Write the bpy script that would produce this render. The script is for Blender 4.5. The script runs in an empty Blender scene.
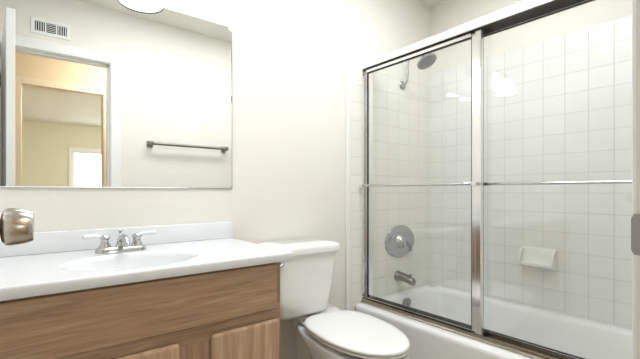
import bpy, bmesh, math, random
from mathutils import Vector, Matrix
random.seed(4)
S = bpy.context.scene
PI = math.pi

# ------------------------------------------------------------------ camera
# x runs right along the mirror wall, y runs away from the camera to that wall, z up
CAM_H = 1.085
cd = bpy.data.cameras.new('camera')
cam = bpy.data.objects.new('camera', cd)
S.collection.objects.link(cam)
cam.location = (0, 0, CAM_H)
cam.rotation_euler = (math.radians(90), 0, math.radians(-38.7))
cd.sensor_width = 36
cd.lens = 36 * 370.7 / 640
cd.shift_y = (191.3 - 179.5) / 640
cd.clip_start = 0.02
S.camera = cam

# ------------------------------------------------------------------ world, exposure
w = bpy.data.worlds.new('daylight'); S.world = w; w.use_nodes = True
bg = w.node_tree.nodes['Background']
bg.inputs['Color'].default_value = (0.90, 0.95, 1.0, 1)
bg.inputs['Strength'].default_value = 2.2
S.view_settings.view_transform = 'Standard'
S.view_settings.look = 'None'
S.view_settings.gamma = 1
S.view_settings.use_curve_mapping = False
S.view_settings.exposure = 1.38
SHADE_EMIT = 1.9
BULB_EMIT = 3.6

CZ_LIGHT = 2.435
def area(name, loc, size, power, col, rot=(0, 0, 0)):
    l = bpy.data.lights.new(name, 'AREA'); l.shape = 'RECTANGLE'
    l.size, l.size_y = size; l.energy = power; l.color = col
    o = bpy.data.objects.new(name, l); o.location = loc; o.rotation_euler = rot
    S.collection.objects.link(o); return o
# soft fill added under the bathroom ceiling, without a fixture
area('bathroom_fill', (1.10, .86, CZ_LIGHT), (1.5, .50), 9, (.93, .965, 1.0))
# daylight through the bedroom window
area('bedroom_daylight', (1.45, -6.05, 1.45), (1.5, 1.4), 110, (0.93, 0.97, 1.0), (math.radians(-90), 0, 0))

# ------------------------------------------------------------------ materials
def lin(r, g, b):
    f = lambda c: (c/255)/12.92 if c/255 <= .04045 else ((c/255+.055)/1.055)**2.4
    return (f(r), f(g), f(b), 1)

def mat(name, col, rough=.5, metal=0., spec=.5, coat=0., noise=None, bump=None):
    m = bpy.data.materials.new(name); m.use_nodes = True
    nt = m.node_tree; b = nt.nodes['Principled BSDF']
    b.inputs['Base Color'].default_value = col
    b.inputs['Roughness'].default_value = rough
    b.inputs['Metallic'].default_value = metal
    b.inputs['Specular IOR Level'].default_value = spec
    b.inputs['Coat Weight'].default_value = coat
    b.inputs['Coat Roughness'].default_value = .05
    tc = nt.nodes.new('ShaderNodeTexCoord')
    if noise:                       # (scale, amount) gentle tone variation of the material itself
        n = nt.nodes.new('ShaderNodeTexNoise'); n.inputs['Scale'].default_value = noise[0]; n.inputs['Detail'].default_value = 4
        nt.links.new(tc.outputs['Object'], n.inputs['Vector'])
        mx = nt.nodes.new('ShaderNodeMix'); mx.data_type = 'RGBA'
        k = 1 - noise[1]
        mx.inputs[6].default_value = (col[0]*k, col[1]*k, col[2]*k, 1); mx.inputs[7].default_value = col
        nt.links.new(n.outputs['Fac'], mx.inputs[0]); nt.links.new(mx.outputs[2], b.inputs['Base Color'])
    if bump:                        # (scale, strength)
        n = nt.nodes.new('ShaderNodeTexNoise'); n.inputs['Scale'].default_value = bump[0]; n.inputs['Detail'].default_value = 3
        nt.links.new(tc.outputs['Object'], n.inputs['Vector'])
        bp = nt.nodes.new('ShaderNodeBump'); bp.inputs['Strength'].default_value = bump[1]; bp.inputs['Distance'].default_value = .004
        nt.links.new(n.outputs['Fac'], bp.inputs['Height']); nt.links.new(bp.outputs['Normal'], b.inputs['Normal'])
    return m

def tile_mat(name, axis, u0, v0, pitch, face, grout, rough=.20, wavy=.3, gw=.0022):
    m = mat(name, face, rough)
    nt = m.node_tree; b = nt.nodes['Principled BSDF']
    tc = nt.nodes['Texture Coordinate']
    sx = nt.nodes.new('ShaderNodeSeparateXYZ'); nt.links.new(tc.outputs['Object'], sx.inputs[0])
    cx = nt.nodes.new('ShaderNodeCombineXYZ')
    def sub(out, off, k):
        a = nt.nodes.new('ShaderNodeMath'); a.operation = 'SUBTRACT'; a.inputs[1].default_value = off
        nt.links.new(sx.outputs[out], a.inputs[0]); nt.links.new(a.outputs[0], cx.inputs[k])
    sub(axis[0], u0, 0); sub(axis[1], v0, 1)
    br = nt.nodes.new('ShaderNodeTexBrick'); br.offset = 0; br.squash = 1
    br.inputs['Scale'].default_value = 1
    br.inputs['Brick Width'].default_value = pitch; br.inputs['Row Height'].default_value = pitch
    br.inputs['Mortar Size'].default_value = gw; br.inputs['Mortar Smooth'].default_value = .3
    br.inputs['Color1'].default_value = face
    br.inputs['Color2'].default_value = tuple(c*.965 for c in face[:3]) + (1,)
    br.inputs['Mortar'].default_value = grout
    nt.links.new(cx.outputs[0], br.inputs['Vector']); nt.links.new(br.outputs['Color'], b.inputs['Base Color'])
    n = nt.nodes.new('ShaderNodeTexNoise'); n.inputs['Scale'].default_value = 22; n.inputs['Detail'].default_value = 2
    nt.links.new(tc.outputs['Object'], n.inputs['Vector'])
    b1 = nt.nodes.new('ShaderNodeBump'); b1.inputs['Strength'].default_value = wavy; b1.inputs['Distance'].default_value = .0025
    nt.links.new(n.outputs['Fac'], b1.inputs['Height'])
    b2 = nt.nodes.new('ShaderNodeBump'); b2.invert = True; b2.inputs['Strength'].default_value = .6; b2.inputs['Distance'].default_value = .0015
    nt.links.new(br.outputs['Fac'], b2.inputs['Height']); nt.links.new(b1.outputs['Normal'], b2.inputs['Normal'])
    nt.links.new(b2.outputs['Normal'], b.inputs['Normal'])
    rr = nt.nodes.new('ShaderNodeMath'); rr.operation = 'MULTIPLY_ADD'; rr.inputs[1].default_value = .5; rr.inputs[2].default_value = rough
    nt.links.new(br.outputs['Fac'], rr.inputs[0]); nt.links.new(rr.outputs[0], b.inputs['Roughness'])
    return m

def wood(name, dark, mid, light, grain='X', wave=False):
    m = mat(name, mid, .42, spec=.35); nt = m.node_tree; b = nt.nodes['Principled BSDF']
    tc = nt.nodes['Texture Coordinate']
    mp = nt.nodes.new('ShaderNodeMapping')
    mp.inputs['Scale'].default_value = (2.2, 48, 48) if grain == 'X' else (48, 48, 2.2)
    nt.links.new(tc.outputs['Object'], mp.inputs['Vector'])
    n = nt.nodes.new('ShaderNodeTexNoise'); n.inputs['Scale'].default_value = 1.6; n.inputs['Detail'].default_value = 6
    n.inputs['Roughness'].default_value = .62; n.inputs['Distortion'].default_value = 1.4
    nt.links.new(mp.outputs[0], n.inputs['Vector'])
    r = nt.nodes.new('ShaderNodeValToRGB')
    r.color_ramp.elements[0].position = .28; r.color_ramp.elements[0].color = dark
    r.color_ramp.elements[1].position = .74; r.color_ramp.elements[1].color = light
    e = r.color_ramp.elements.new(.5); e.color = mid
    nt.links.new(n.outputs['Fac'], r.inputs[0]); out = r.outputs[0]
    # broad figure
    mp2 = nt.nodes.new('ShaderNodeMapping')
    mp2.inputs['Scale'].default_value = (1.6, 5, 14) if grain == 'X' else (9, 5, 1.6)
    nt.links.new(tc.outputs['Object'], mp2.inputs['Vector'])
    if wave:
        wv = nt.nodes.new('ShaderNodeTexWave'); wv.wave_type = 'BANDS'
        wv.bands_direction = 'Z' if grain == 'X' else 'X'
        wv.inputs['Scale'].default_value = .55; wv.inputs['Distortion'].default_value = 14
        wv.inputs['Detail'].default_value = 2; wv.inputs['Detail Scale'].default_value = .6
        src = wv.outputs['Fac']; nt.links.new(mp2.outputs[0], wv.inputs['Vector'])
    else:
        n2 = nt.nodes.new('ShaderNodeTexNoise'); n2.inputs['Scale'].default_value = 1.4; n2.inputs['Detail'].default_value = 2
        n2.inputs['Distortion'].default_value = 1.2
        src = n2.outputs['Fac']; nt.links.new(mp2.outputs[0], n2.inputs['Vector'])
    r2 = nt.nodes.new('ShaderNodeValToRGB')
    r2.color_ramp.elements[0].position = .3; r2.color_ramp.elements[0].color = (.80, .76, .72, 1)
    r2.color_ramp.elements[1].position = .7; r2.color_ramp.elements[1].color = (1.08, 1.08, 1.08, 1)
    nt.links.new(src, r2.inputs[0])
    mx = nt.nodes.new('ShaderNodeMix'); mx.data_type = 'RGBA'; mx.blend_type = 'MULTIPLY'; mx.inputs[0].default_value = .6
    nt.links.new(out, mx.inputs[6]); nt.links.new(r2.outputs[0], mx.inputs[7]); nt.links.new(mx.outputs[2], b.inputs['Base Color'])
    return m

def emit(name, col, strength):
    m = bpy.data.materials.new(name); m.use_nodes = True; nt = m.node_tree
    b = nt.nodes['Principled BSDF']; b.inputs['Base Color'].default_value = col
    b.inputs['Emission Color'].default_value = col; b.inputs['Emission Strength'].default_value = strength
    return m

def pane(name, tint=(.99, .995, .99, 1), haze=.03, ior=1.5):
    # a thin sheet: mostly see-through, mirror-like by Fresnel, a trace of soap film
    m = bpy.data.materials.new(name); m.use_nodes = True; nt = m.node_tree
    nt.nodes.remove(nt.nodes['Principled BSDF']); o = nt.nodes['Material Output']
    t = nt.nodes.new('ShaderNodeBsdfTransparent'); t.inputs[0].default_value = tint
    g = nt.nodes.new('ShaderNodeBsdfGlossy'); g.inputs['Roughness'].default_value = .015
    d = nt.nodes.new('ShaderNodeBsdfDiffuse'); d.inputs[0].default_value = (.85, .86, .85, 1)
    lw = nt.nodes.new('ShaderNodeLayerWeight'); lw.inputs[0].default_value = .5
    pw = nt.nodes.new('ShaderNodeMath'); pw.operation = 'POWER'; pw.inputs[1].default_value = 5
    nt.links.new(lw.outputs['Facing'], pw.inputs[0])
    f = nt.nodes.new('ShaderNodeMath'); f.operation = 'MULTIPLY_ADD'; f.inputs[1].default_value = .94; f.inputs[2].default_value = .060
    nt.links.new(pw.outputs[0], f.inputs[0])
    a = nt.nodes.new('ShaderNodeMixShader'); a.inputs[0].default_value = haze
    nt.links.new(t.outputs[0], a.inputs[1]); nt.links.new(d.outputs[0], a.inputs[2])
    c = nt.nodes.new('ShaderNodeMixShader')
    nt.links.new(f.outputs[0], c.inputs[0]); nt.links.new(a.outputs[0], c.inputs[1]); nt.links.new(g.outputs[0], c.inputs[2])
    nt.links.new(c.outputs[0], o.inputs[0]); return m

M = dict(
    paint=mat('cream_paint', lin(236, 233, 224), .55, bump=(160, .08)),
    ceil=mat('ceiling_paint', lin(238, 236, 228), .7),
    gloss_white=mat('white_enamel_trim', lin(240, 240, 238), .3),
    beige=mat('hall_beige_paint', lin(240, 221, 186), .6),
    hall_trim=mat('hall_trim_paint', lin(242, 226, 200), .4),
    sage=mat('bedroom_paint', lin(226, 224, 205), .6),
    floor=tile_mat('floor_tile', ('X', 'Y'), 0, 0, .30, lin(196, 186, 168), lin(160, 150, 135), .3, .1, .004),
    carpet=mat('carpet', lin(190, 178, 158), .95, noise=(60, .2)),
    tileR=tile_mat('white_tile_side', ('Y', 'Z'), 1.081, 1.842, .1095, lin(241, 241, 237), lin(214, 213, 208)),
    tileB=tile_mat('white_tile_end', ('X', 'Z'), 1.528, 1.842, .1095, lin(241, 240, 231), lin(217, 214, 203)),
    bull=mat('bullnose_tile', lin(240, 240, 236), .15),
    porc=mat('porcelain', lin(240, 240, 238), .08, coat=.3),
    tub=mat('tub_enamel', lin(246, 246, 245), .12, coat=.2),
    plastic=mat('white_plastic', lin(243, 243, 241), .25),
    marble=mat('cultured_marble', lin(234, 235, 238), .12, coat=.3, noise=(5, .03)),
    chrome=mat('chrome', (.52, .52, .535, 1), .08, 1),
    satin=mat('brushed_metal', (.30, .305, .31, 1), .26, 1),
    valve=mat('valve_chrome', (.46, .46, .47, 1), .13, 1),
    sill=mat('aluminium_brown_reflection', (.44, .40, .34, 1), .22, 1),  # brown of the reflected floor and cabinet put into the metal colour
    header=mat('white_brushed_aluminium', (.92, .92, .92, 1), .36, 1),
    towel=mat('dark_nickel', (.27, .25, .23, 1), .28, 1),
    bar=mat('towel_bar_metal', (.62, .61, .60, 1), .12, 1),
    alu=mat('polished_aluminium', (.88, .88, .88, 1), .17, 1),
    knob=mat('satin_nickel', (.50, .46, .42, 1), .22, 1),
    dark=mat('black_rubber', lin(34, 33, 32), .6),
    black=mat('duct_dark', lin(20, 20, 20), .9),
    grey_and_shade=mat('dark_grey_and_gap_shade', lin(70, 68, 64), .5),  # dark grey parts, and the shade inside the shower header
    mirror=mat('silvered_glass', (.93, .94, .935, 1), .004, 1),
    mirror_edge=mat('mirror_edge', lin(168, 172, 168), .2),
    pane=pane('shower_glass'),
    wpane=pane('window_glass', haze=.0),
    acrylic=mat('clear_acrylic', lin(236, 238, 240), .08, coat=.5),
    woodX=wood('oak_long_grain', lin(150, 119, 95), lin(178, 146, 119), lin(194, 165, 138), 'X'),
    woodZ=wood('oak_upright_grain', lin(146, 114, 90), lin(173, 140, 113), lin(188, 157, 130), 'Z'),
    woodD=wood('oak_door_figure', lin(170, 136, 108), lin(188, 155, 126), lin(206, 176, 148), 'Z', True),
    shade=emit('lit_frosted_glass', (.94, .97, 1, 1), SHADE_EMIT),
    bulb=emit('lit_bulb', (.94, .97, 1, 1), BULB_EMIT),
    hall_lamp=emit('hall_lamp_glass', (1, .95, .88, 1), 22),
    bed_fill=emit('bedroom_fill_glow', (1, .98, .95, 1), 85),
    leaf=mat('foliage', lin(150, 170, 130), .7, noise=(6, .4)),
    grass=mat('yard', lin(170, 175, 140), .9, noise=(4, .3)),
)

# ------------------------------------------------------------------ mesh helpers
def obj(name, bm, material, parent=None, smooth=False, kind=None, origin=None):
    me = bpy.data.meshes.new(name)
    if origin is not None:
        bmesh.ops.translate(bm, verts=bm.verts, vec=-Vector(origin))
    bmesh.ops.recalc_face_normals(bm, faces=bm.faces)
    bm.to_mesh(me); bm.free()
    if smooth:
        for p in me.polygons: p.use_smooth = True
        if smooth is not True:
            try: me.set_sharp_from_angle(angle=math.radians(smooth))
            except Exception: pass
    me.materials.append(material)
    o = bpy.data.objects.new(name, me); S.collection.objects.link(o)
    if origin is not None: o.location = origin
    if parent is not None:
        o.parent = parent
        o.matrix_parent_inverse = Matrix.Translation(parent.location).inverted() if parent.rotation_euler.z == 0 else \
            (Matrix.Translation(parent.location) @ parent.rotation_euler.to_matrix().to_4x4()).inverted()
    if kind: o['kind'] = kind
    return o

def thing(name, label, cat, loc=(0, 0, 0), group=None):
    o = bpy.data.objects.new(name, None); o.empty_display_size = .05
    o.location = loc; S.collection.objects.link(o)
    o['label'] = label; o['category'] = cat
    if group: o['group'] = group
    return o
def tag(o, label, cat, group=None):
    o['label'] = label; o['category'] = cat
    if group: o['group'] = group
    return o

def B(): return bmesh.new()
def box(bm, lo, hi, bev=0, seg=2):
    lo = Vector(lo); hi = Vector(hi); c = (lo+hi)/2; s = hi-lo
    t = bmesh.new()
    bmesh.ops.create_cube(t, size=1)
    for v in t.verts: v.co = Vector((v.co.x*s.x, v.co.y*s.y, v.co.z*s.z)) + c
    if bev: bmesh.ops.bevel(t, geom=t.edges[:], offset=bev, segments=seg, affect='EDGES', profile=.5)
    me = bpy.data.meshes.new('tmp'); t.to_mesh(me); t.free(); bm.from_mesh(me); bpy.data.meshes.remove(me)
    return bm
def frame_for(d):
    d = Vector(d).normalized()
    a = Vector((0, 0, 1)) if abs(d.z) < .9 else Vector((1, 0, 0))
    u = d.cross(a).normalized(); return u, d.cross(u).normalized(), d
def lathe(bm, prof, origin, axis=(0, 0, 1), n=32, su=1., sv=1., cap=True, u=None):
    """prof: list of (radius, distance along axis)"""
    U, V, D = frame_for(axis)
    if u is not None: U = Vector(u).normalized(); V = D.cross(U).normalized()
    o = Vector(origin); rings = []
    for r, t in prof:
        rings.append([bm.verts.new(o + D*t + U*(r*su*math.cos(2*PI*k/n)) + V*(r*sv*math.sin(2*PI*k/n))) for k in range(n)])
    for a, b in zip(rings, rings[1:]):
        for k in range(n): bm.faces.new((a[k], a[(k+1) % n], b[(k+1) % n], b[k]))
    if cap:
        if prof[0][0] > 0: bm.faces.new(rings[0][::-1])
        if prof[-1][0] > 0: bm.faces.new(rings[-1])
    return bm
def cyl(bm, a, b, r, r2=None, n=20):
    a = Vector(a); b = Vector(b)
    return lathe(bm, [(r, 0), (r2 if r2 is not None else r, (b-a).length)], a, b-a, n)
def tube(bm, pts, rad, n=14, sub=6):
    P = [Vector(p) for p in pts]
    R = rad if isinstance(rad, (list, tuple)) else [rad]*len(P)
    out = []; rr = []
    for i in range(len(P)-1):
        p0 = P[max(i-1, 0)]; p1 = P[i]; p2 = P[i+1]; p3 = P[min(i+2, len(P)-1)]
        for s in range(sub):
            t = s/sub
            out.append(.5*((2*p1)+(-p0+p2)*t+(2*p0-5*p1+4*p2-p3)*t*t+(-p0+3*p1-3*p2+p3)*t**3)); rr.append(R[i]*(1-t)+R[i+1]*t)
    out.append(P[-1]); rr.append(R[-1])
    rings = []; U = None
    for i, p in enumerate(out):
        d = (out[min(i+1, len(out)-1)]-out[max(i-1, 0)]).normalized()
        if U is None: U = frame_for(d)[0]
        U = (U - d*U.dot(d)).normalized(); V = d.cross(U)
        rings.append([bm.verts.new(p+U*(rr[i]*math.cos(2*PI*k/n))+V*(rr[i]*math.sin(2*PI*k/n))) for k in range(n)])
    for a, b in zip(rings, rings[1:]):
        for k in range(n): bm.faces.new((a[k], a[(k+1) % n], b[(k+1) % n], b[k]))
    bm.faces.new(rings[0][::-1]); bm.faces.new(rings[-1]); return bm
def loft(bm, loops, cap0=True, cap1=True):
    R = [[bm.verts.new(p) for p in L] for L in loops]
    n = len(R[0])
    for a, b in zip(R, R[1:]):
        for k in range(n): bm.faces.new((a[k], a[(k+1) % n], b[(k+1) % n], b[k]))
    if cap0: bm.faces.new(R[0][::-1])
    if cap1: bm.faces.new(R[-1])
    return bm
def rrect(x0, x1, y0, y1, r, z, seg=6):
    pts = []
    for cx, cy, a0 in ((x1-r, y1-r, 0), (x0+r, y1-r, PI/2), (x0+r, y0+r, PI), (x1-r, y0+r, 1.5*PI)):
        for k in range(seg+1):
            a = a0 + PI/2*k/seg; pts.append((cx+r*math.cos(a), cy+r*math.sin(a), z))
    return pts
def prism_y(bm, prof, y0, y1):      # profile in x,z
    return loft(bm, [[(x, y0, z) for x, z in prof], [(x, y1, z) for x, z in prof]])
def prism_x(bm, prof, x0, x1):      # profile in y,z
    return loft(bm, [[(x0, y, z) for y, z in prof], [(x1, y, z) for y, z in prof]])

# ------------------------------------------------------------------ the room
YB = 1.623      # mirror wall
XR = 2.346      # wall behind the side tiles (tile face at 2.336)
XL = -.235
YF = .086       # doorway wall, bathroom side
YH = YF - .115  # its hall side
CZ = 2.445
YO = -1.02      # far side of the hall
YO2 = YO - .115
YW = -5.85      # bedroom far wall
OX0, OX1, OZ = -.115, .505, 2.033

st = lambda n, bm, m, **k: obj(n, bm, m, kind='structure', **k)
b = B(); box(b, (XL-.1, YH, -.1), (XR+.1, YB+.1, 0)); st('floor', b, M['floor'])
b = B(); box(b, (XL-.1, YH, CZ), (XR+.1, YB+.1, CZ+.1)); st('ceiling', b, M['ceil'])
b = B(); box(b, (XL-.1, YB, 0), (XR+.1, YB+.1, CZ)); st('wall_back', b, M['paint'])
b = B(); box(b, (XL-.1, YF, 0), (XL, YB, CZ)); st('wall_left', b, M['paint'])
b = B(); box(b, (XR, YF, 0), (XR+.1, YB, CZ)); st('wall_right', b, M['paint'])
b = B()
box(b, (-2.2, YH, 0), (OX0-.02, YF, CZ)); box(b, (OX1+.02, YH, 0), (3.2, YF, CZ)); box(b, (OX0-.02, YH, OZ+.02), (OX1+.02, YF, CZ))
st('wall_front', b, M['paint'])
# tiled surround
b = B(); box(b, (1.528, YB-.010, .392), (2.336, YB-.0005, 1.951)); st('wall_shower_back', b, M['tileB'])
b = B(); box(b, (2.336, .105, .392), (2.3455, YB-.010, 1.951)); st('wall_shower_side', b, M['tileR'])
b = B(); box(b, (1.60, YF+.0005, .392), (2.336, YF+.005, 1.951)); st('wall_shower_front', b, M['tileB'])
b = B()
box(b, (1.494, YB-.012, .012), (1.528, YB-.0005, 1.953), .004)
st('trim_1', b, M['bull'])
b = B(); box(b, (1.529, YB-.010, .012), (1.5638, YB-.0005, .390)); st('wall_tile_strip', b, M['tileB'])
# baseboards
b = B(); box(b, (.77, YB-.012, 0), (1.49, YB-.0005, .075), .003); st('baseboard_back', b, M['gloss_white'])
b = B(); box(b, (OX1+.08, YF+.0005, 0), (1.555, YF+.012, .075), .003); st('baseboard_front', b, M['gloss_white'])

# doorway: jambs, stops and casings in one trim, strike plate as its part
b = B()
for x0, x1 in ((OX0-.0195, OX0), (OX1, OX1+.0195)): box(b, (x0, YH-.002, 0), (x1, YF+.002, OZ+.0195))
box(b, (OX0, YH-.002, OZ), (OX1, YF+.002, OZ+.0195))
for y0, y1 in ((YF+.0005, YF+.016), (YH-.016, YH-.0005)):
    box(b, (OX1+.006, y0, 0), (OX1+.076, y1, OZ+.076), .004)
    box(b, (max(OX0-.076, XL+.001), y0, 0), (OX0-.006, y1, OZ+.076), .004)
    box(b, (OX0-.006, y0, OZ+.006), (OX1+.006, y1, OZ+.076), .004)
box(b, (OX1-.011, .02, 0), (OX1, .058, OZ)); box(b, (OX0, .02, 0), (OX0+.011, .058, OZ)); box(b, (OX0, .02, OZ-.011), (OX1, .058, OZ))
fr = st('trim_2', b, M['gloss_white'])
b = B(); loft(b, [[(x, .066+(y-.066), z) for (y, z) in [(.064, 1.018), (.098, 1.018), (.1005, 1.023), (.1005, 1.056), (.098, 1.061), (.064, 1.061)]] for x in (OX1-.0025, OX1-.0002)])
sp = obj('strike_plate', b, M['satin'], fr)
b = B(); box(b, (OX1-.0032, .072, 1.030), (OX1-.0026, .088, 1.049)); obj('latch_hole', b, M['black'], sp)

# the open bathroom door (hinged at the left jamb, swung 81 degrees into the room)
ang = math.radians(4.0)
hx, hy = OX0+.002, YF+.006
du = Vector((math.sin(ang), math.cos(ang), 0)); dn = Vector((math.cos(ang), -math.sin(ang), 0))   # along leaf, its room-facing normal
def leaf(t, n, z): return Vector((hx, hy, 0)) + du*t + dn*n + Vector((0, 0, z))
def leaf_box(bm, t0, t1, n0, n1, z0, z1, bev=0):
    t = bmesh.new(); box(t, (t0, n0, z0), (t1, n1, z1), bev)
    for v in t.verts: v.co = leaf(v.co.x, v.co.y, v.co.z)
    me = bpy.data.meshes.new('tmp'); t.to_mesh(me); t.free(); bm.from_mesh(me); bpy.data.meshes.remove(me)
b = B(); leaf_box(b, 0, .655, -.0, .036, .012, OZ-.004, .0015)
door = st('door_1', b, M['gloss_white'])
DT, DZ = .594, 1.035
b = B(); lathe(b, [(.033, .0), (.033, .003), (.028, .008), (.014, .010)], leaf(DT, .0362, DZ), dn, 32); obj('knob_rose', b, M['knob'], door, smooth=40)
b = B(); lathe(b, [(.0105, .008), (.0105, .011), (.021, .013), (.0255, .017), (.0262, .023), (.0252, .032), (.0238, .040), (.0215, .0465), (.0208, .0475), (.0, .0475)],
               leaf(DT, .0362, DZ), dn, 40, cap=False); obj('door_knob', b, M['knob'], door, smooth=35)
b = B(); lathe(b, [(.033, .0), (.028, .008), (.011, .010), (.0105, .018), (.0255, .024), (.0262, .030), (.0232, .046), (.020, .0535), (.0, .0535)],
               leaf(DT, -.0002, DZ), -dn, 32, cap=False); obj('door_knob', b, M['knob'], door, smooth=35)
b = B(); leaf_box(b, .6552, .6562, .006, .030, DZ-.028, DZ+.028); obj('latch_plate', b, M['knob'], door)
for hz in (.25, 1.05, 1.8):
    b = B(); cyl(b, (hx-.004, hy+.006, hz-.045), (hx-.004, hy+.006, hz+.045), .006); obj('hinge', b, M['knob'], door, smooth=40)

# hall and bedroom seen in the mirror
b = B(); box(b, (-2.2, YO2, -.1), (3.2, YH, 0)); st('floor_hall', b, M['carpet'])
b = B(); box(b, (-2.2, YO2, CZ), (3.2, YH, CZ+.1)); st('ceiling_hall', b, M['ceil'])
b = B(); box(b, (-2.3, YO2, 0), (-2.2, YF, CZ)); st('wall_hall_left', b, M['beige'])
b = B(); box(b, (3.2, YO2, 0), (3.3, YF, CZ)); st('wall_hall_right', b, M['beige'])
HX0, HX1, HZ = -.005, .625, 2.040
b = B()
box(b, (-2.2, YO2, 0), (HX0-.02, YO, CZ)); box(b, (HX1+.02, YO2, 0), (3.2, YO, CZ)); box(b, (HX0-.02, YO2, HZ+.02), (HX1+.02, YO, CZ))
st('wall_hall_far', b, M['beige'])
b = B()
for x0, x1 in ((HX0-.0195, HX0), (HX1, HX1+.0195)): box(b, (x0, YO2-.002, 0), (x1, YO+.002, HZ+.0195))
box(b, (HX0, YO2-.002, HZ), (HX1, YO+.002, HZ+.0195))
for y0, y1 in ((YO+.0005, YO+.016), (YO2-.016, YO2-.0005)):
    box(b, (HX1+.006, y0, 0), (HX1+.066, y1, HZ+.066), .004); box(b, (HX0-.066, y0, 0), (HX0-.006, y1, HZ+.066), .004)
    box(b, (HX0-.006, y0, HZ+.006), (HX1+.006, y1, HZ+.066), .004)
st('trim_3', b, M['hall_trim'])
BX0, BX1 = -1.4, 3.0
b = B(); box(b, (BX0, YW-.1, -.1), (BX1, YO2, 0)); st('floor_bedroom', b, M['carpet'])
b = B(); box(b, (BX0, YW-.1, CZ), (BX1, YO2, CZ+.1)); st('ceiling_bedroom', b, M['ceil'])
b = B(); box(b, (BX0-.1, YW, 0), (BX0, YO2, CZ)); st('wall_bedroom_left', b, M['sage'])
b = B(); box(b, (BX1, YW, 0), (BX1+.1, YO2, CZ)); st('wall_bedroom_right', b, M['sage'])
WX0, WX1, WZ0, WZ1 = .79, 2.06, .85, 1.91
b = B()
box(b, (BX0, YW-.1, 0), (WX0, YW, CZ)); box(b, (WX1, YW-.1, 0), (BX1, YW, CZ)); box(b, (WX0, YW-.1, 0), (WX1, YW, WZ0)); box(b, (WX0, YW-.1, WZ1), (WX1, YW, CZ))
st('wall_bedroom_far', b, M['sage'])
b = B()
for lo, hi in (((WX0-.07, WZ0-.07), (WX0, WZ1+.07)), ((WX1, WZ0-.07), (WX1+.07, WZ1+.07)), ((WX0, WZ1), (WX1, WZ1+.07)), ((WX0, WZ0-.07), (WX1, WZ0))):
    box(b, (lo[0], YW+.0005, lo[1]), (hi[0], YW+.018, hi[1]), .003)
win = st('window_1', b, M['gloss_white'])
b = B()
for lo, hi in (((WX0+.001, WZ0+.001), (WX0+.035, WZ1-.001)), ((WX1-.035, WZ0+.001), (WX1-.001, WZ1-.001)), ((WX0+.035, WZ1-.035), (WX1-.035, WZ1-.001)), ((WX0+.035, WZ0+.001), (WX1-.035, WZ0+.035)), (((WX0+WX1)/2-.02, WZ0+.035), ((WX0+WX1)/2+.02, WZ1-.035))):
    box(b, (lo[0], YW-.06, lo[1]), (hi[0], YW-.03, hi[1]))
obj('window_sash', b, M['gloss_white'], win)
b = B(); box(b, (WX0+.036, YW-.047, WZ0+.036), (WX1-.036, YW-.043, WZ1-.036)); obj('window_pane', b, M['wpane'], win)

# ------------------------------------------------------------------ mirror
mx0, mx1, mz0, mz1 = -.20, .768, 1.097, 1.852
mr = thing('wall_mirror', 'large frameless rectangular mirror on the wall above the sink', 'mirror', ((mx0+mx1)/2, YB, mz0))
b = B(); box(b, (mx0, YB-.0060, mz0), (mx1, YB-.0005, mz1)); obj('mirror_edge', b, M['mirror_edge'], mr)
b = B(); bb = .010; y = YB-.0062
vs = [b.verts.new(p) for p in ((mx0+.0015, y, mz0+.0015), (mx1-.0015, y, mz0+.0015), (mx1-.0015, y, mz1-.0015), (mx0+.0015, y, mz1-.0015))]
vi = [b.verts.new(p) for p in ((mx0+bb, y-.0008, mz0+bb*.5), (mx1-bb*.6, y-.0008, mz0+bb*.5), (mx1-bb*.6, y-.0008, mz1-bb*.5), (mx0+bb, y-.0008, mz1-bb*.5))]
b.faces.new(vi)
for k in range(4): b.faces.new((vs[k], vs[(k+1) % 4], vi[(k+1) % 4], vi[k]))
obj('mirror_glass', b, M['mirror'], mr)
for x in (.755,):
    b = B(); box(b, (x-.008, YB-.0105, mz1-.014), (x+.006, YB-.0075, mz1+.004), .001); lathe(b, [(.004, 0), (.003, .003), (0, .0035)], (x, YB-.0105, mz1-.004), (0, -1, 0), 12, cap=False)
    obj('mirror_clip', b, M['acrylic'], mr)

# ------------------------------------------------------------------ vanity light (its glow lies just above the picture)
vl = thing('vanity_light', 'two-shade vanity light on the wall just above the mirror', 'wall lamp', (.28, YB, 2.0))
b = B(); box(b, (.08, YB-.022, 2.03), (.48, YB-.001, 2.11), .006); obj('backplate', b, M['chrome'], vl, smooth=30)
for x in (.16, .405):
    b = B(); tube(b, [(x, YB-.022, 2.07), (x, YB-.09, 2.095), (x, YB-.15, 2.08), (x, YB-.155, 2.055)], .008); obj('lamp_arm', b, M['chrome'], vl, smooth=True)
    b = B(); lathe(b, [(.020, 0), (.026, -.02), (.030, -.035), (.0, -.035)], (x, YB-.155, 2.065), (0, 0, 1), 24, cap=False); obj('lamp_socket', b, M['chrome'], vl, smooth=40)
    b = B()
    prof = [(.028, 2.042), (.040, 2.022), (.052, 1.990), (.062, 1.957), (.076, 1.930), (.090, 1.916)]
    lathe(b, prof + [(r-.003, z) for r, z in prof[::-1]], (x, YB-.155, 0), (0, 0, 1), 36, cap=False)
    sh = obj('lamp_shade', b, M['shade'], vl, smooth=True)
    b = B(); lathe(b, [(.0905, 1.9160), (.0945, 1.9125), (.0915, 1.9085), (.0875, 1.9125), (.0905, 1.9160)], (x, YB-.155, 0), (0, 0, 1), 36, cap=False); obj('shade_rim', b, M['grey_and_shade'], sh, smooth=True)
    b = B(); lathe(b, [(.012, 2.025), (.013, 2.005), (.026, 1.985), (.032, 1.960), (.026, 1.935), (.012, 1.923), (.0, 1.920)], (x, YB-.155, 0), (0, 0, 1), 24, cap=False)
    obj('light_bulb', b, M['bulb'], vl, smooth=True)

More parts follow.
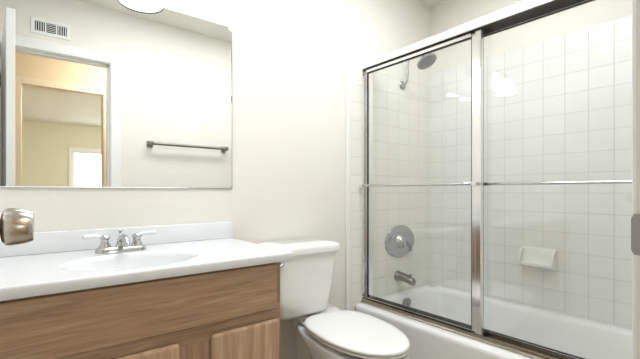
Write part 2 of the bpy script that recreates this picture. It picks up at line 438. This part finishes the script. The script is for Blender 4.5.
# the hall lamp, and an added fill lamp in the bedroom
def flush_lamp(x, y, m, label, r=.16):
    t = thing('ceiling_lamp', label, 'ceiling lamp', (x, y, CZ))
    b = B(); lathe(b, [(r, -.001), (r, -.022), (r-.012, -.026), (r-.012, -.001)], (x, y, CZ), (0, 0, 1), 32); obj('lamp_base', b, M['satin'], t, smooth=40)
    b = B(); lathe(b, [(r-.014, -.022), (r-.03, -.055), (r-.07, -.080), (r-.12, -.092), (0, -.095)], (x, y, CZ), (0, 0, 1), 32, cap=False); obj('lamp_glass', b, m, t, smooth=True)
flush_lamp(.75, -.50, M['hall_lamp'], 'round flush ceiling lamp in the hall outside the bathroom door')
flush_lamp(2.4, -3.2, M['bed_fill'], 'added unseen fill lamp on the bedroom ceiling across the hall', .2)  # unseen, added to brighten the bedroom

# ------------------------------------------------------------------ vanity
CX0, CX1 = -.230, .722
vc = thing('vanity_cabinet', 'medium brown oak vanity cabinet under the white sink top', 'cabinet', (.25, 1.37, 0))
FY = 1.130      # face frame front
b = B()
box(b, (CX0, FY+.019, .09), (CX0+.016, YB-.002, .8375)); box(b, (CX1-.016, FY+.019, .09), (CX1, YB-.002, .8375))
box(b, (CX0+.016, YB-.014, .09), (CX1-.016, YB-.002, .8375)); box(b, (CX0+.016, FY+.019, .09), (CX1-.016, YB-.014, .106))
box(b, (CX0, FY+.07, .0005), (CX1, FY+.086, .0899)); box(b, (CX1-.016, FY+.086, .0005), (CX1, YB-.002, .0899))
obj('carcass', b, M['woodZ'], vc)
for z0, z1 in ((.8075, .8375), (.618, .685), (.09, .135)):
    b = B(); box(b, (CX0, FY, z0), (CX1, FY+.0188, z1), .001); obj('face_rail', b, M['woodX'], vc)
for x0, x1, z0, z1 in ((CX0, CX0+.03, .135, .618), (.02, .125, .135, .618), (.352, .470, .135, .618), (CX1-.045, CX1, .135, .618), (CX0, CX0+.03, .685, .8075), (CX1-.045, CX1, .685, .8075)):
    b = B(); box(b, (x0, FY-.0004, z0), (x1, FY+.0188, z1), .001); obj('face_stile', b, M['woodZ'], vc)
b = B()
box(b, (CX0+.02, FY-.014, .672), (.702, FY-.0006, .829), .004, 3)
obj('false_drawer_front', b, M['woodX'], vc)
for x0, x1 in ((-.205, .030), (.115, .362), (.461, .708)):
    b = B()
    # slab door with eased edges
    L = [rrect(x0, x1, .110, .632, .004, 0)]
    def lay(inset, y, r): return [(px, y, pz) for px, pz, _ in rrect(x0+inset, x1-inset, .110+inset, .634-inset, r, 0)]
    loft(b, [lay(.004, FY-.0008, .006), lay(0, FY-.004, .008), lay(0, FY-.012, .008), lay(.005, FY-.0175, .008), lay(.010, FY-.019, .008)])
    dr = obj('cabinet_door', b, M['woodD'], vc, smooth=35)

# counter with the basin sunk into it
ZT = .868
KX0, KX1, KY0, KY1 = -.232, .760, 1.098, YB-.002
sc_, sy_, sa, sb = .277, 1.290, .188, .143
def top_z(x, y):
    r = math.sqrt(((x-sc_)/sa)**2 + ((y-sy_)/sb)**2)
    if r >= 1.06: return ZT
    if r >= 1: t = (1.06-r)/.06; return ZT - .003*t*t
    t = 1-r
    return ZT - .003 - .132*(1-(r**2.4))**.85
nx, ny = 150, 84
b = B()
def warp(i, n, lo, hi): return lo+(hi-lo)*i/n
g = [[b.verts.new((warp(i, nx, KX0+.006, KX1-.006), warp(j, ny, KY0+.006, KY1), 0)) for j in range(ny+1)] for i in range(nx+1)]
for row in g:
    for v in row: v.co.z = top_z(v.co.x, v.co.y)
for i in range(nx):
    for j in range(ny): b.faces.new((g[i][j], g[i+1][j], g[i+1][j+1], g[i][j+1]))
# rounded lip on the front and the right side
pth = [g[0][j] for j in range(ny, -1, -1)] + [g[i][0] for i in range(1, nx+1)] + [g[nx][j] for j in range(1, ny+1)]
prev = pth
def outw(v, k):
    x, y = v
    ox = -1 if x <= KX0+.0061 else (1 if x >= KX1-.0061 else 0); oy = -1 if y <= KY0+.0061 else 0
    return ox*k, oy*k
base = [(v.co.x, v.co.y) for v in pth]
for off, z in ((.003, ZT-.0008), (.0052, ZT-.003), (.006, ZT-.007), (.006, ZT-.026), (.004, ZT-.030), (-.02, ZT-.030)):
    ring = []
    for (x, y) in base:
        ox, oy = outw((x, y), off); ring.append(b.verts.new((x+ox, y+oy, z)))
    for k in range(len(ring)-1): b.faces.new((prev[k], prev[k+1], ring[k+1], ring[k]))
    prev = ring
vt = tag(obj('sink_countertop', b, M['marble'], smooth=50), 'white cultured marble vanity top with an oval basin moulded in', 'sink')
b = B(); box(b, (KX0, YB-.020, ZT+.0003), (KX1+.002, YB-.0005, ZT+.075), .003, 3); obj('backsplash', b, M['marble'], vt, smooth=40)
b = B(); lathe(b, [(.0, .004), (.018, .004), (.022, .002), (.022, 0)], (sc_, sy_, ZT-.135), (0, 0, 1), 24, cap=False); obj('drain_ring', b, M['chrome'], vt, smooth=True)

# faucet
fx, fy, fz = .278, 1.500, ZT+.0005
fa = thing('sink_faucet', 'chrome centerset faucet with clear lever handles on the white vanity top', 'faucet', (fx, fy, fz))
b = B()
def stad(hw, hd, z): return [(fx+px, fy+py, z) for px, py, _ in rrect(-hw, hw, -hd, hd, hd*.98, 0, 8)]
loft(b, [stad(.082, .026, fz), stad(.082, .026, fz+.008), stad(.078, .022, fz+.016), stad(.070, .017, fz+.018)])
obj('faucet_base', b, M['chrome'], fa, smooth=50)
b = B(); lathe(b, [(.019, .016), (.016, .030), (.013, .038), (.0125, .046), (0, .048)], (fx, fy, fz), (0, 0, 1), 20, cap=False)
tube(b, [(fx, fy+.004, fz+.020), (fx, fy-.010, fz+.046), (fx, fy-.045, fz+.056), (fx, fy-.085, fz+.046), (fx, fy-.100, fz+.030)], [.013, .012, .011, .010, .0095])
obj('faucet_spout', b, M['chrome'], fa, smooth=True)
b = B(); cyl(b, (fx, fy+.016, fz+.016), (fx, fy+.016, fz+.066), .0025, n=10); lathe(b, [(.0, .064), (.005, .066), (.007, .071), (.005, .077), (0, .079)], (fx, fy+.016, fz), (0, 0, 1), 14, cap=False)
obj('lift_rod', b, M['chrome'], fa, smooth=True)
for s in (-1, 1):
    hx_ = fx+s*.052
    b = B(); lathe(b, [(.021, .014), (.019, .024), (.013, .032), (.013, .045), (.017, .049), (.016, .056), (.008, .061), (0, .062)], (hx_, fy, fz), (0, 0, 1), 24, cap=False)
    hb = obj('handle_hub', b, M['chrome'], fa, smooth=50)
    b = B(); tube(b, [(hx_+s*.010, fy, fz+.055), (hx_+s*.030, fy-.002, fz+.059), (hx_+s*.050, fy-.004, fz+.060), (hx_+s*.066, fy-.006, fz+.061)], [.005, .0075, .0085, .0065], 12)
    obj('handle_lever', b, M['acrylic'], hb, smooth=True)

# ------------------------------------------------------------------ toilet
# it stands turned a few degrees on its flange
tcx, bcx, bcy = 1.058, 1.132, 1.183
TB = YB-.030
to = thing('toilet', 'white two-piece toilet with its lid down between the vanity and the tub', 'toilet', (bcx, 1.30, 0))
def tobj(name, bm, m, parent, smooth, bowl=True):
    piv, a = (Vector((bcx, bcy, 0)), -.12) if bowl else (Vector((tcx, 1.51, 0)), -.06)
    bmesh.ops.transform(bm, matrix=Matrix.Translation(piv) @ Matrix.Rotation(a, 4, 'Z') @ Matrix.Translation(-piv), verts=bm.verts)
    return obj(name, bm, m, parent, smooth=smooth)
def egg(cx, cy, a, bf, bb_, z, nb=2.7, nf=2.05, n=72):
    P = []
    for k in range(n):
        t = 2*PI*k/n; c, s = math.cos(t), math.sin(t)
        e = nb if s > 0 else nf
        P.append((cx + a*math.copysign(abs(c)**(2/e), c), cy + (bb_ if s > 0 else bf)*math.copysign(abs(s)**(2/e), s), z))
    return P
b = B()
c_ = bcy
loft(b, [egg(bcx, c_+.06, .110, .190, .250, .0005), egg(bcx, c_+.06, .112, .195, .250, .03), egg(bcx, c_+.07, .100, .165, .250, .08),
         egg(bcx, c_+.06, .105, .180, .230, .18), egg(bcx, c_+.03, .125, .225, .220, .28), egg(bcx, c_+.01, .150, .265, .215, .35),
         egg(bcx, c_, .163, .283, .300, .40, 3.0), egg(bcx, c_, .168, .288, .345, .430, 3.0), egg(bcx, c_, .163, .284, .342, .4385, 3.0),
         egg(bcx, c_, .12, .22, .25, .4385, 3.0)])
tobj('toilet_bowl', b, M['porc'], to, 60)
b = B()
loft(b, [rrect(bcx-.090, bcx+.090, 1.33, 1.555, .03, .22), rrect(bcx-.095, bcx+.095, 1.32, 1.56, .03, .36), rrect(bcx-.112, bcx+.112, 1.30, 1.575, .035, .440), rrect(bcx-.120, bcx+.120, 1.29, 1.58, .035, .452), rrect(bcx-.115, bcx+.115, 1.295, 1.575, .035, .4575)])
loft(b, [rrect(bcx-.120, bcx+.120, 1.436, 1.578, .03, .4576), rrect(bcx-.122, bcx+.122, 1.434, 1.58, .03, .470), rrect(bcx-.117, bcx+.117, 1.438, 1.575, .03, .4765)])
tobj('tank_shelf', b, M['porc'], to, 45)
b = B()
def tk(ix, iyf, z, r=.035): return rrect(tcx-.195+ix, tcx+.190-ix, 1.410+iyf, TB, r, z, 8)
loft(b, [tk(.085, .035, .484, .03), tk(.070, .020, .490), tk(.050, .008, .508), tk(.030, .002, .60), tk(.012, 0, .72), tk(.002, 0, .783)])
tobj('tank', b, M['porc'], to, 50, False)
for dx in (-.075, .075):
    b = B(); lathe(b, [(.012, 0), (.014, .003), (.014, .0065)], (bcx-.035+dx, 1.50, .477), (0, 0, 1), 16); tobj('tank_bolt', b, M['dark'], to, 40)
b = B()
def bow(ix, iy, z, r=.03):
    P = rrect(tcx-.208+ix, tcx+.207-ix, 1.400+iy, TB+.006, r, z, 8); Q = []
    for (x, y, zz) in P:
        if y < 1.5: y -= .010*(1-((x-tcx)/.2)**2)
        Q.append((x, y, zz))
    return Q
loft(b, [bow(.006, .006, .7835), bow(0, 0, .790), bow(0, 0, .812), bow(.004, .004, .822), bow(.020, .016, .829), bow(.07, .06, .834, .02)])
tobj('tank_lid', b, M['porc'], to, 40, False)
b = B(); lathe(b, [(.012, 0), (.012, .006), (.008, .010), (.006, .016)], (tcx-.140, 1.409, .752), (0, -1, 0), 18)
tube(b, [(tcx-.140, 1.394, .752), (tcx-.155, 1.392, .750), (tcx-.188, 1.391, .744)], [.006, .006, .008], 10)
tobj('flush_lever', b, M['chrome'], to, True, False)
b = B()
o1 = lambda i, z: egg(bcx, c_, .170-i, .290-i, .232-i, z, 2.8)
i1 = lambda i, z: egg(bcx, c_-.02, .105+i, .190+i, .130+i, z)
Rr = [o1(.004, .4590), o1(0, .4610), o1(0, .4680), o1(.004, .4700), i1(.004, .4700), i1(0, .4680), i1(0, .4610), i1(.004, .4590), o1(.004, .4590)]
loft(b, Rr, False, False); bmesh.ops.remove_doubles(b, verts=b.verts, dist=1e-5)
tobj('toilet_seat', b, M['plastic'], to, 50)
b = B()
o2 = lambda i, z: egg(bcx, c_, .174-i, .294-i, .238-i, z, 2.9)
loft(b, [o2(.010, .4735), o2(.003, .4745), o2(0, .4770), o2(0, .4830), o2(.003, .4865), o2(.010, .4890), o2(.04, .4905), o2(.10, .4912)])
tobj('toilet_seat_lid', b, M['plastic'], to, 50)
for dx, dy in ((-.085, -.35), (.085, -.35), (0, -.01)):
    b = B(); box(b, (bcx+dx-.012, c_-.08+dy*.4, .4387), (bcx+dx+.012, c_-.065+dy*.4, .4588), .002)
    if dy < -.1: tobj('seat_bumper', b, M['plastic'], to, 40)
    else: b.free()
for dx in (-.075, .075):
    b = B(); box(b, (bcx+dx-.02, c_+.180, .4577), (bcx+dx+.02, c_+.200, .4733), .004); tobj('seat_hinge', b, M['plastic'], to, 40)

# ------------------------------------------------------------------ bathtub
TX0, TX1, TY0, TY1, TZ = 1.564, 2.335, .108, YB-.0115, .405
b = B()
q = lambda i, z, r: rrect(TX0+i, TX1, TY0, TY1, r, z, 6)
s_ = lambda x0, x1, y0, y1, r, z: rrect(x0, x1, y0, y1, r, z, 6)
loft(b, [q(.016, .0005, .004), q(.014, .20, .004), q(.004, .34, .004), q(0, .375, .006), q(0, .388, .006), q(.004, .397, .008), q(.013, .404, .012), q(.022, TZ, .015),
         s_(TX0+.150, TX1-.050, TY0+.085, TY1-.050, .10, TZ-.001), s_(TX0+.158, TX1-.058, TY0+.095, TY1-.058, .10, TZ-.006),
         s_(TX0+.164, TX1-.066, TY0+.105, TY1-.064, .10, TZ-.025), s_(TX0+.180, TX1-.095, TY0+.16, TY1-.085, .11, .26),
         s_(TX0+.195, TX1-.125, TY0+.25, TY1-.105, .12, .14), s_(TX0+.225, TX1-.160, TY0+.32, TY1-.135, .11, .095),
         s_(TX0+.30, TX1-.24, TY0+.42, TY1-.22, .08, .085)])
tubo = tag(obj('bathtub', b, M['tub'], smooth=50), 'white alcove bathtub behind the sliding glass shower doors', 'bathtub')
b = B(); lathe(b, [(.036, 0), (.036, .006), (.030, .011), (.010, .013), (0, .013)], (1.957, YB-.083, .352), (0, -1, -.12), 28, cap=False, su=1.15); lathe(b, [(.006, .013), (.005, .017), (0, .018)], (1.957, YB-.083, .352), (0, -1, -.12), 12, cap=False)
obj('overflow_plate', b, M['satin'], tubo, smooth=50)
b = B(); lathe(b, [(.035, 0), (.033, .004), (0, .005)], (1.93, 1.30, .086), (0, 0, 1), 24, cap=False); obj('tub_drain', b, M['chrome'], tubo, smooth=50)

# ------------------------------------------------------------------ shower fittings
va = thing('shower_valve', 'round chrome shower valve with a lever on the tiled wall above the tub spout', 'shower valve', (1.98, YB-.01, .749))
YT = YB-.0105
b = B(); lathe(b, [(.108, 0), (.108, .004), (.104, .009), (.088, .011), (.080, .008), (.060, .010), (.045, .014), (.0, .016)], (1.980, YT, .749), (0, -1, 0), 48, su=1.4, cap=False, u=(1, 0, 0))
obj('escutcheon', b, M['valve'], va, smooth=35)
b = B(); lathe(b, [(.050, .010), (.047, .020), (.036, .030), (.028, .050), (.026, .058), (0, .060)], (1.975, YT, .752), (0, -1, 0), 32, cap=False, su=1.1, u=(1, 0, 0)); obj('valve_hub', b, M['chrome'], va, smooth=35)
b = B(); tube(b, [(1.975, YT-.050, .752), (1.990, YT-.060, .742), (2.008, YT-.062, .718), (2.020, YT-.060, .688)], [.012, .012, .010, .008]); obj('valve_lever', b, M['satin'], va, smooth=True)
sptag = thing('tub_spout', 'grey metal tub spout on the tiled wall below the valve', 'spout', (1.96, YT, .515))
b = B()
def ring(y, cz, rx, rz): rx *= 1.15; rz *= 1.12; return [(1.960+rx*math.cos(2*PI*k/24), y, cz+rz*math.sin(2*PI*k/24)) for k in range(24)]
loft(b, [ring(YT-.0005, .520, .034, .030), ring(YT-.006, .520, .034, .030), ring(YT-.012, .520, .028, .026), ring(YT-.06, .516, .026, .024), ring(YT-.10, .508, .025, .023), ring(YT-.125, .500, .022, .022), ring(YT-.135, .498, .014, .016)])
obj('spout_body', b, M['towel'], sptag, smooth=50)
b = B(); cyl(b, (1.96, YT-.105, .527), (1.96, YT-.105, .540), .004, n=10); lathe(b, [(0, .538), (.009, .540), (.010, .547), (0, .550)], (1.96, YT-.105, 0), (0, 0, 1), 14, cap=False); obj('diverter_knob', b, M['satin'], sptag, smooth=50)
shd = thing('overhead_shower', 'round grey shower head on a curved arm high on the tiled wall', 'shower head', (2.01, YT, 1.80))
b = B(); lathe(b, [(.030, 0), (.030, .003), (.024, .010), (.013, .014)], (2.006, YT, 1.802), (0, -1, 0), 24); obj('arm_flange', b, M['satin'], shd, smooth=40)
b = B(); tube(b, [(2.006, YT-.008, 1.802), (2.007, YT-.030, 1.812), (2.008, YT-.042, 1.85), (2.008, YT-.045, 1.92), (2.007, YT-.060, 1.965), (2.005, YT-.11, 1.985), (2.0, YT-.155, 1.968), (2.0, YT-.170, 1.950)], .0085, 12)
obj('shower_arm', b, M['chrome'], shd, smooth=True)
hn = Vector((0, -.5, -.87)).normalized()
hc = Vector((2.0, 1.412, 1.908))
b = B(); lathe(b, [(.012, -.045), (.016, -.030), (.028, -.022), (.055, -.012), (.065, -.004), (.065, .003), (.061, .006), (.0, .006)], hc, hn, 40); obj('spray_head', b, M['satin'], shd, smooth=40)
b = B(); lathe(b, [(.058, .0062), (.055, .008), (.0, .008)], hc, hn, 36, cap=False); obj('nozzle_face', b, M['grey_and_shade'], shd, smooth=40)

# soap dish
sd = thing('soap_dish', 'white ceramic soap dish set into the tiled side wall', 'soap dish', (2.336, .885, .69))
XT = 2.3355
b = B(); box(b, (XT-.010, .790, .636), (XT, .972, .758), .0035, 3); obj('back_plate', b, M['bull'], sd, smooth=40)
b = B()
pr = []
n = 14
L = []
for y_ in [0.797+.168*k/12 for k in range(13)]:
    e = abs((y_-.881)/.084); lip = .062*(1-.12*e**6)
    sec = [(XT-.0102, .748), (XT-.014, .748), (XT-.020, .715), (XT-.024, .680), (XT-.036, .662), (XT-lip+.008, .661), (XT-lip+.003, .674), (XT-lip-.003, .672), (XT-lip-.002, .658), (XT-.045, .652), (XT-.0102, .644)]
    L.append([(x, y_, z) for x, z in sec])
loft(b, L); obj('tray', b, M['bull'], sd, smooth=50)
for y0 in (.790, .962):
    b = B()
    P = [(XT-.0102, .750), (XT-.026, .750), (XT-.046, .736), (XT-.060, .712), (XT-.066, .684), (XT-.064, .664), (XT-.045, .648), (XT-.0102, .640)]
    loft(b, [[(x, y0, z) for x, z in P], [(x, y0+.010, z) for x, z in P]]); obj('end_cheek', b, M['bull'], sd)

# ------------------------------------------------------------------ sliding shower doors
FX0, FX1 = 1.612, 1.708
Y0, Y1 = .1065, YB-.0110
en = thing('shower_door_frame', 'polished aluminium header, sill track and wall channels standing on the tub rim', 'shower frame', (1.66, .86, TZ))
b = B()
prism_y(b, [(FX0+.003, 1.829), (FX0, 1.832), (FX0-.001, 1.866), (FX0+.004, 1.872), (FX0+.02, 1.878), (FX1-.02, 1.878), (FX1-.004, 1.874), (FX1, 1.866), (FX1, 1.829), (FX1-.003, 1.829), (FX1-.003, 1.864), (FX0+.004, 1.864), (FX0+.004, 1.829)], Y0, Y1)
hd_ = obj('header_rail', b, M['header'], en)
b = B(); box(b, (FX0+.005, Y0, 1.845), (FX1-.004, Y1, 1.8635)); box(b, (FX0+.0045, Y0, 1.831), (FX0+.0065, Y1, 1.846)); obj('header_gap_shade', b, M['grey_and_shade'], hd_)  # dark strips put in for the shade up inside the header
b = B()
prism_y(b, [(FX0, TZ+.0005), (FX0, TZ+.007), (FX0+.006, TZ+.011), (FX0+.012, TZ+.012), (FX0+.014, TZ+.022), (FX0+.017, TZ+.022), (FX0+.018, TZ+.009),
            (1.670, TZ+.009), (1.671, TZ+.024), (1.674, TZ+.024), (1.675, TZ+.009), (FX1-.004, TZ+.009), (FX1-.003, TZ+.026), (FX1, TZ+.026), (FX1, TZ+.0005)], Y0, Y1)
obj('sill_track', b, M['sill'], en)
for y0, y1 in ((Y0, Y0+.022), (Y1-.012, Y1)):
    b = B(); box(b, (FX0+.003, y0, TZ+.027), (FX1-.003, y1, 1.8285), .0015); obj('wall_channel', b, M['alu'], en)

def panel(xc, ya, yb, z0, z1, side, label, sl, sr, grp):
    """xc glass plane, ya..yb extent, side -1 outer / +1 inner face for the towel bar"""
    t = thing('sliding_shower_door', label, 'shower door', (xc, (ya+yb)/2, z0), grp)
    hw = .007
    b = B(); box(b, (xc-hw-(.009 if side < 0 else 0), ya+sr, z1-.030), (xc+hw, yb-sl, z1), .001); obj('top_rail', b, M['alu'], t)
    b = B(); box(b, (xc-hw, ya+sr, z0), (xc+hw, yb-sl, z0+.016), .001); obj('bottom_rail', b, M['alu'], t)
    b = B(); box(b, (xc-hw, ya, z0), (xc+hw, ya+sr, z1), .002)
    if side < 0: box(b, (xc-hw-.009, ya+.0005, z0), (xc-hw-.0002, ya+sr*.62, z1), .003)
    obj('stile', b, M['alu'], t)
    b = B(); box(b, (xc-hw, yb-sl, z0), (xc+hw, yb, z1), .002); obj('stile', b, M['alu'], t)
    gy0, gy1, gz0, gz1 = ya+sr, yb-sl, z0+.016, z1-.030
    b = B(); g_ = .0035
    for lo, hi in (((gy0, gz0), (gy0+g_, gz1)), ((gy1-g_, gz0), (gy1, gz1)), ((gy0+g_, gz0), (gy1-g_, gz0+g_)), ((gy0+g_, gz1-g_), (gy1-g_, gz1))):
        box(b, (xc-.0060, lo[0], lo[1]), (xc+.0060, hi[0], hi[1]))
    obj('gasket', b, M['dark'], t)
    b = B(); box(b, (xc-.0025, gy0+g_, gz0+g_), (xc+.0025, gy1-g_, gz1-g_)); obj('glass_pane', b, M['pane'], t)
    bx = xc + side*(hw+(.045 if side < 0 else .028))
    zb = 1.1195
    b = B(); tube(b, [(bx, ya+.018, zb), (bx, (ya+yb)/2, zb), (bx, yb-(-.004 if side < 0 else .012), zb)], .0068, 12, 4)
    bar = obj('towel_bar', b, M['bar'], t, smooth=True)
    for yy in (ya+.012, yb-.010):
        b = B(); lo = min(xc+side*(hw+(.0085 if (side < 0 and yy < 1) else .0005)), bx+side*.008); hi = max(xc+side*(hw+(.0085 if (side < 0 and yy < 1) else .0005)), bx+side*.008)
        box(b, (lo, yy-.010, zb-.009), (hi, yy+.012, zb+.009), .002); obj('bar_bracket', b, M['alu'] if side < 0 else M['satin'], bar)
    return t
panel(1.648, .861, 1.6115-.0130, .437-.016, 1.8375, -1, 'framed glass sliding door nearest the toilet, its towel bar on the room side', .009, .050, 'sliding glass doors over the tub')
panel(1.690, .130, .905, .437-.018, 1.8440, 1, 'framed glass sliding door farthest from the toilet, set in the inner track', .020, .020, 'sliding glass doors over the tub')

# ------------------------------------------------------------------ on the doorway wall (seen in the mirror)
tb = thing('wall_towel_bar', 'dark nickel towel bar on the wall reflected in the mirror', 'towel bar', (1.09, YF, 1.455))
ty = YF+.070; tz = 1.460
b = B(); cyl(b, (.775, ty, tz), (1.415, ty, tz), .0125); obj('bar', b, M['towel'], tb, smooth=40)
for x in (.785, 1.405):
    b = B(); box(b, (x-.022, YF+.0005, tz-.026), (x+.022, YF+.010, tz+.026), .003); box(b, (x-.014, YF+.010, tz-.016), (x+.014, ty+.014, tz+.016), .004)
    obj('bar_post', b, M['towel'], tb, smooth=30)
vx0, vx1, vz0, vz1 = .040, .262, 2.148, 2.256
ve = thing('air_vent', 'white wall register with three louvre banks above the door, reflected in the mirror', 'vent', ((vx0+vx1)/2, YF, vz0))
b = B()
px0, px1, pz0, pz1 = vx0+.022, vx1-.022, vz0+.022, vz1-.022
w3 = (px1-px0-.016)/3
box(b, (vx0, YF+.0005, vz0), (px0, YF+.007, vz1), .001); box(b, (px1, YF+.0005, vz0), (vx1, YF+.007, vz1), .001)
box(b, (px0, YF+.0005, vz0), (px1, YF+.007, pz0), .001); box(b, (px0, YF+.0005, pz1), (px1, YF+.007, vz1), .001)
for k in (1, 2): x = px0 + w3*k + .008*(k-1); box(b, (x, YF+.0005, pz0), (x+.008, YF+.007, pz1), .001)
obj('vent_frame', b, M['gloss_white'], ve)
b = B(); box(b, (px0+.0003, YF+.0006, pz0+.0003), (px1-.0003, YF+.0016, pz1-.0003)); obj('vent_duct', b, M['black'], ve)
for k in range(3):
    xa = px0 + (w3+.008)*k
    if k == 1:
        for j in range(5):
            z = pz0+.005+(pz1-pz0-.006)*j/5+.003
            b = B(); box(b, (xa+.001, YF+.0022, z), (xa+w3-.001, YF+.0062, z+.0034)); obj('slat', b, M['gloss_white'], ve)
    else:
        for j in range(4):
            x = xa+.006+(w3-.004)*j/4
            b = B(); box(b, (x, YF+.0022, pz0+.001), (x+.0048, YF+.0062, pz1-.001)); obj('slat', b, M['gloss_white'], ve)
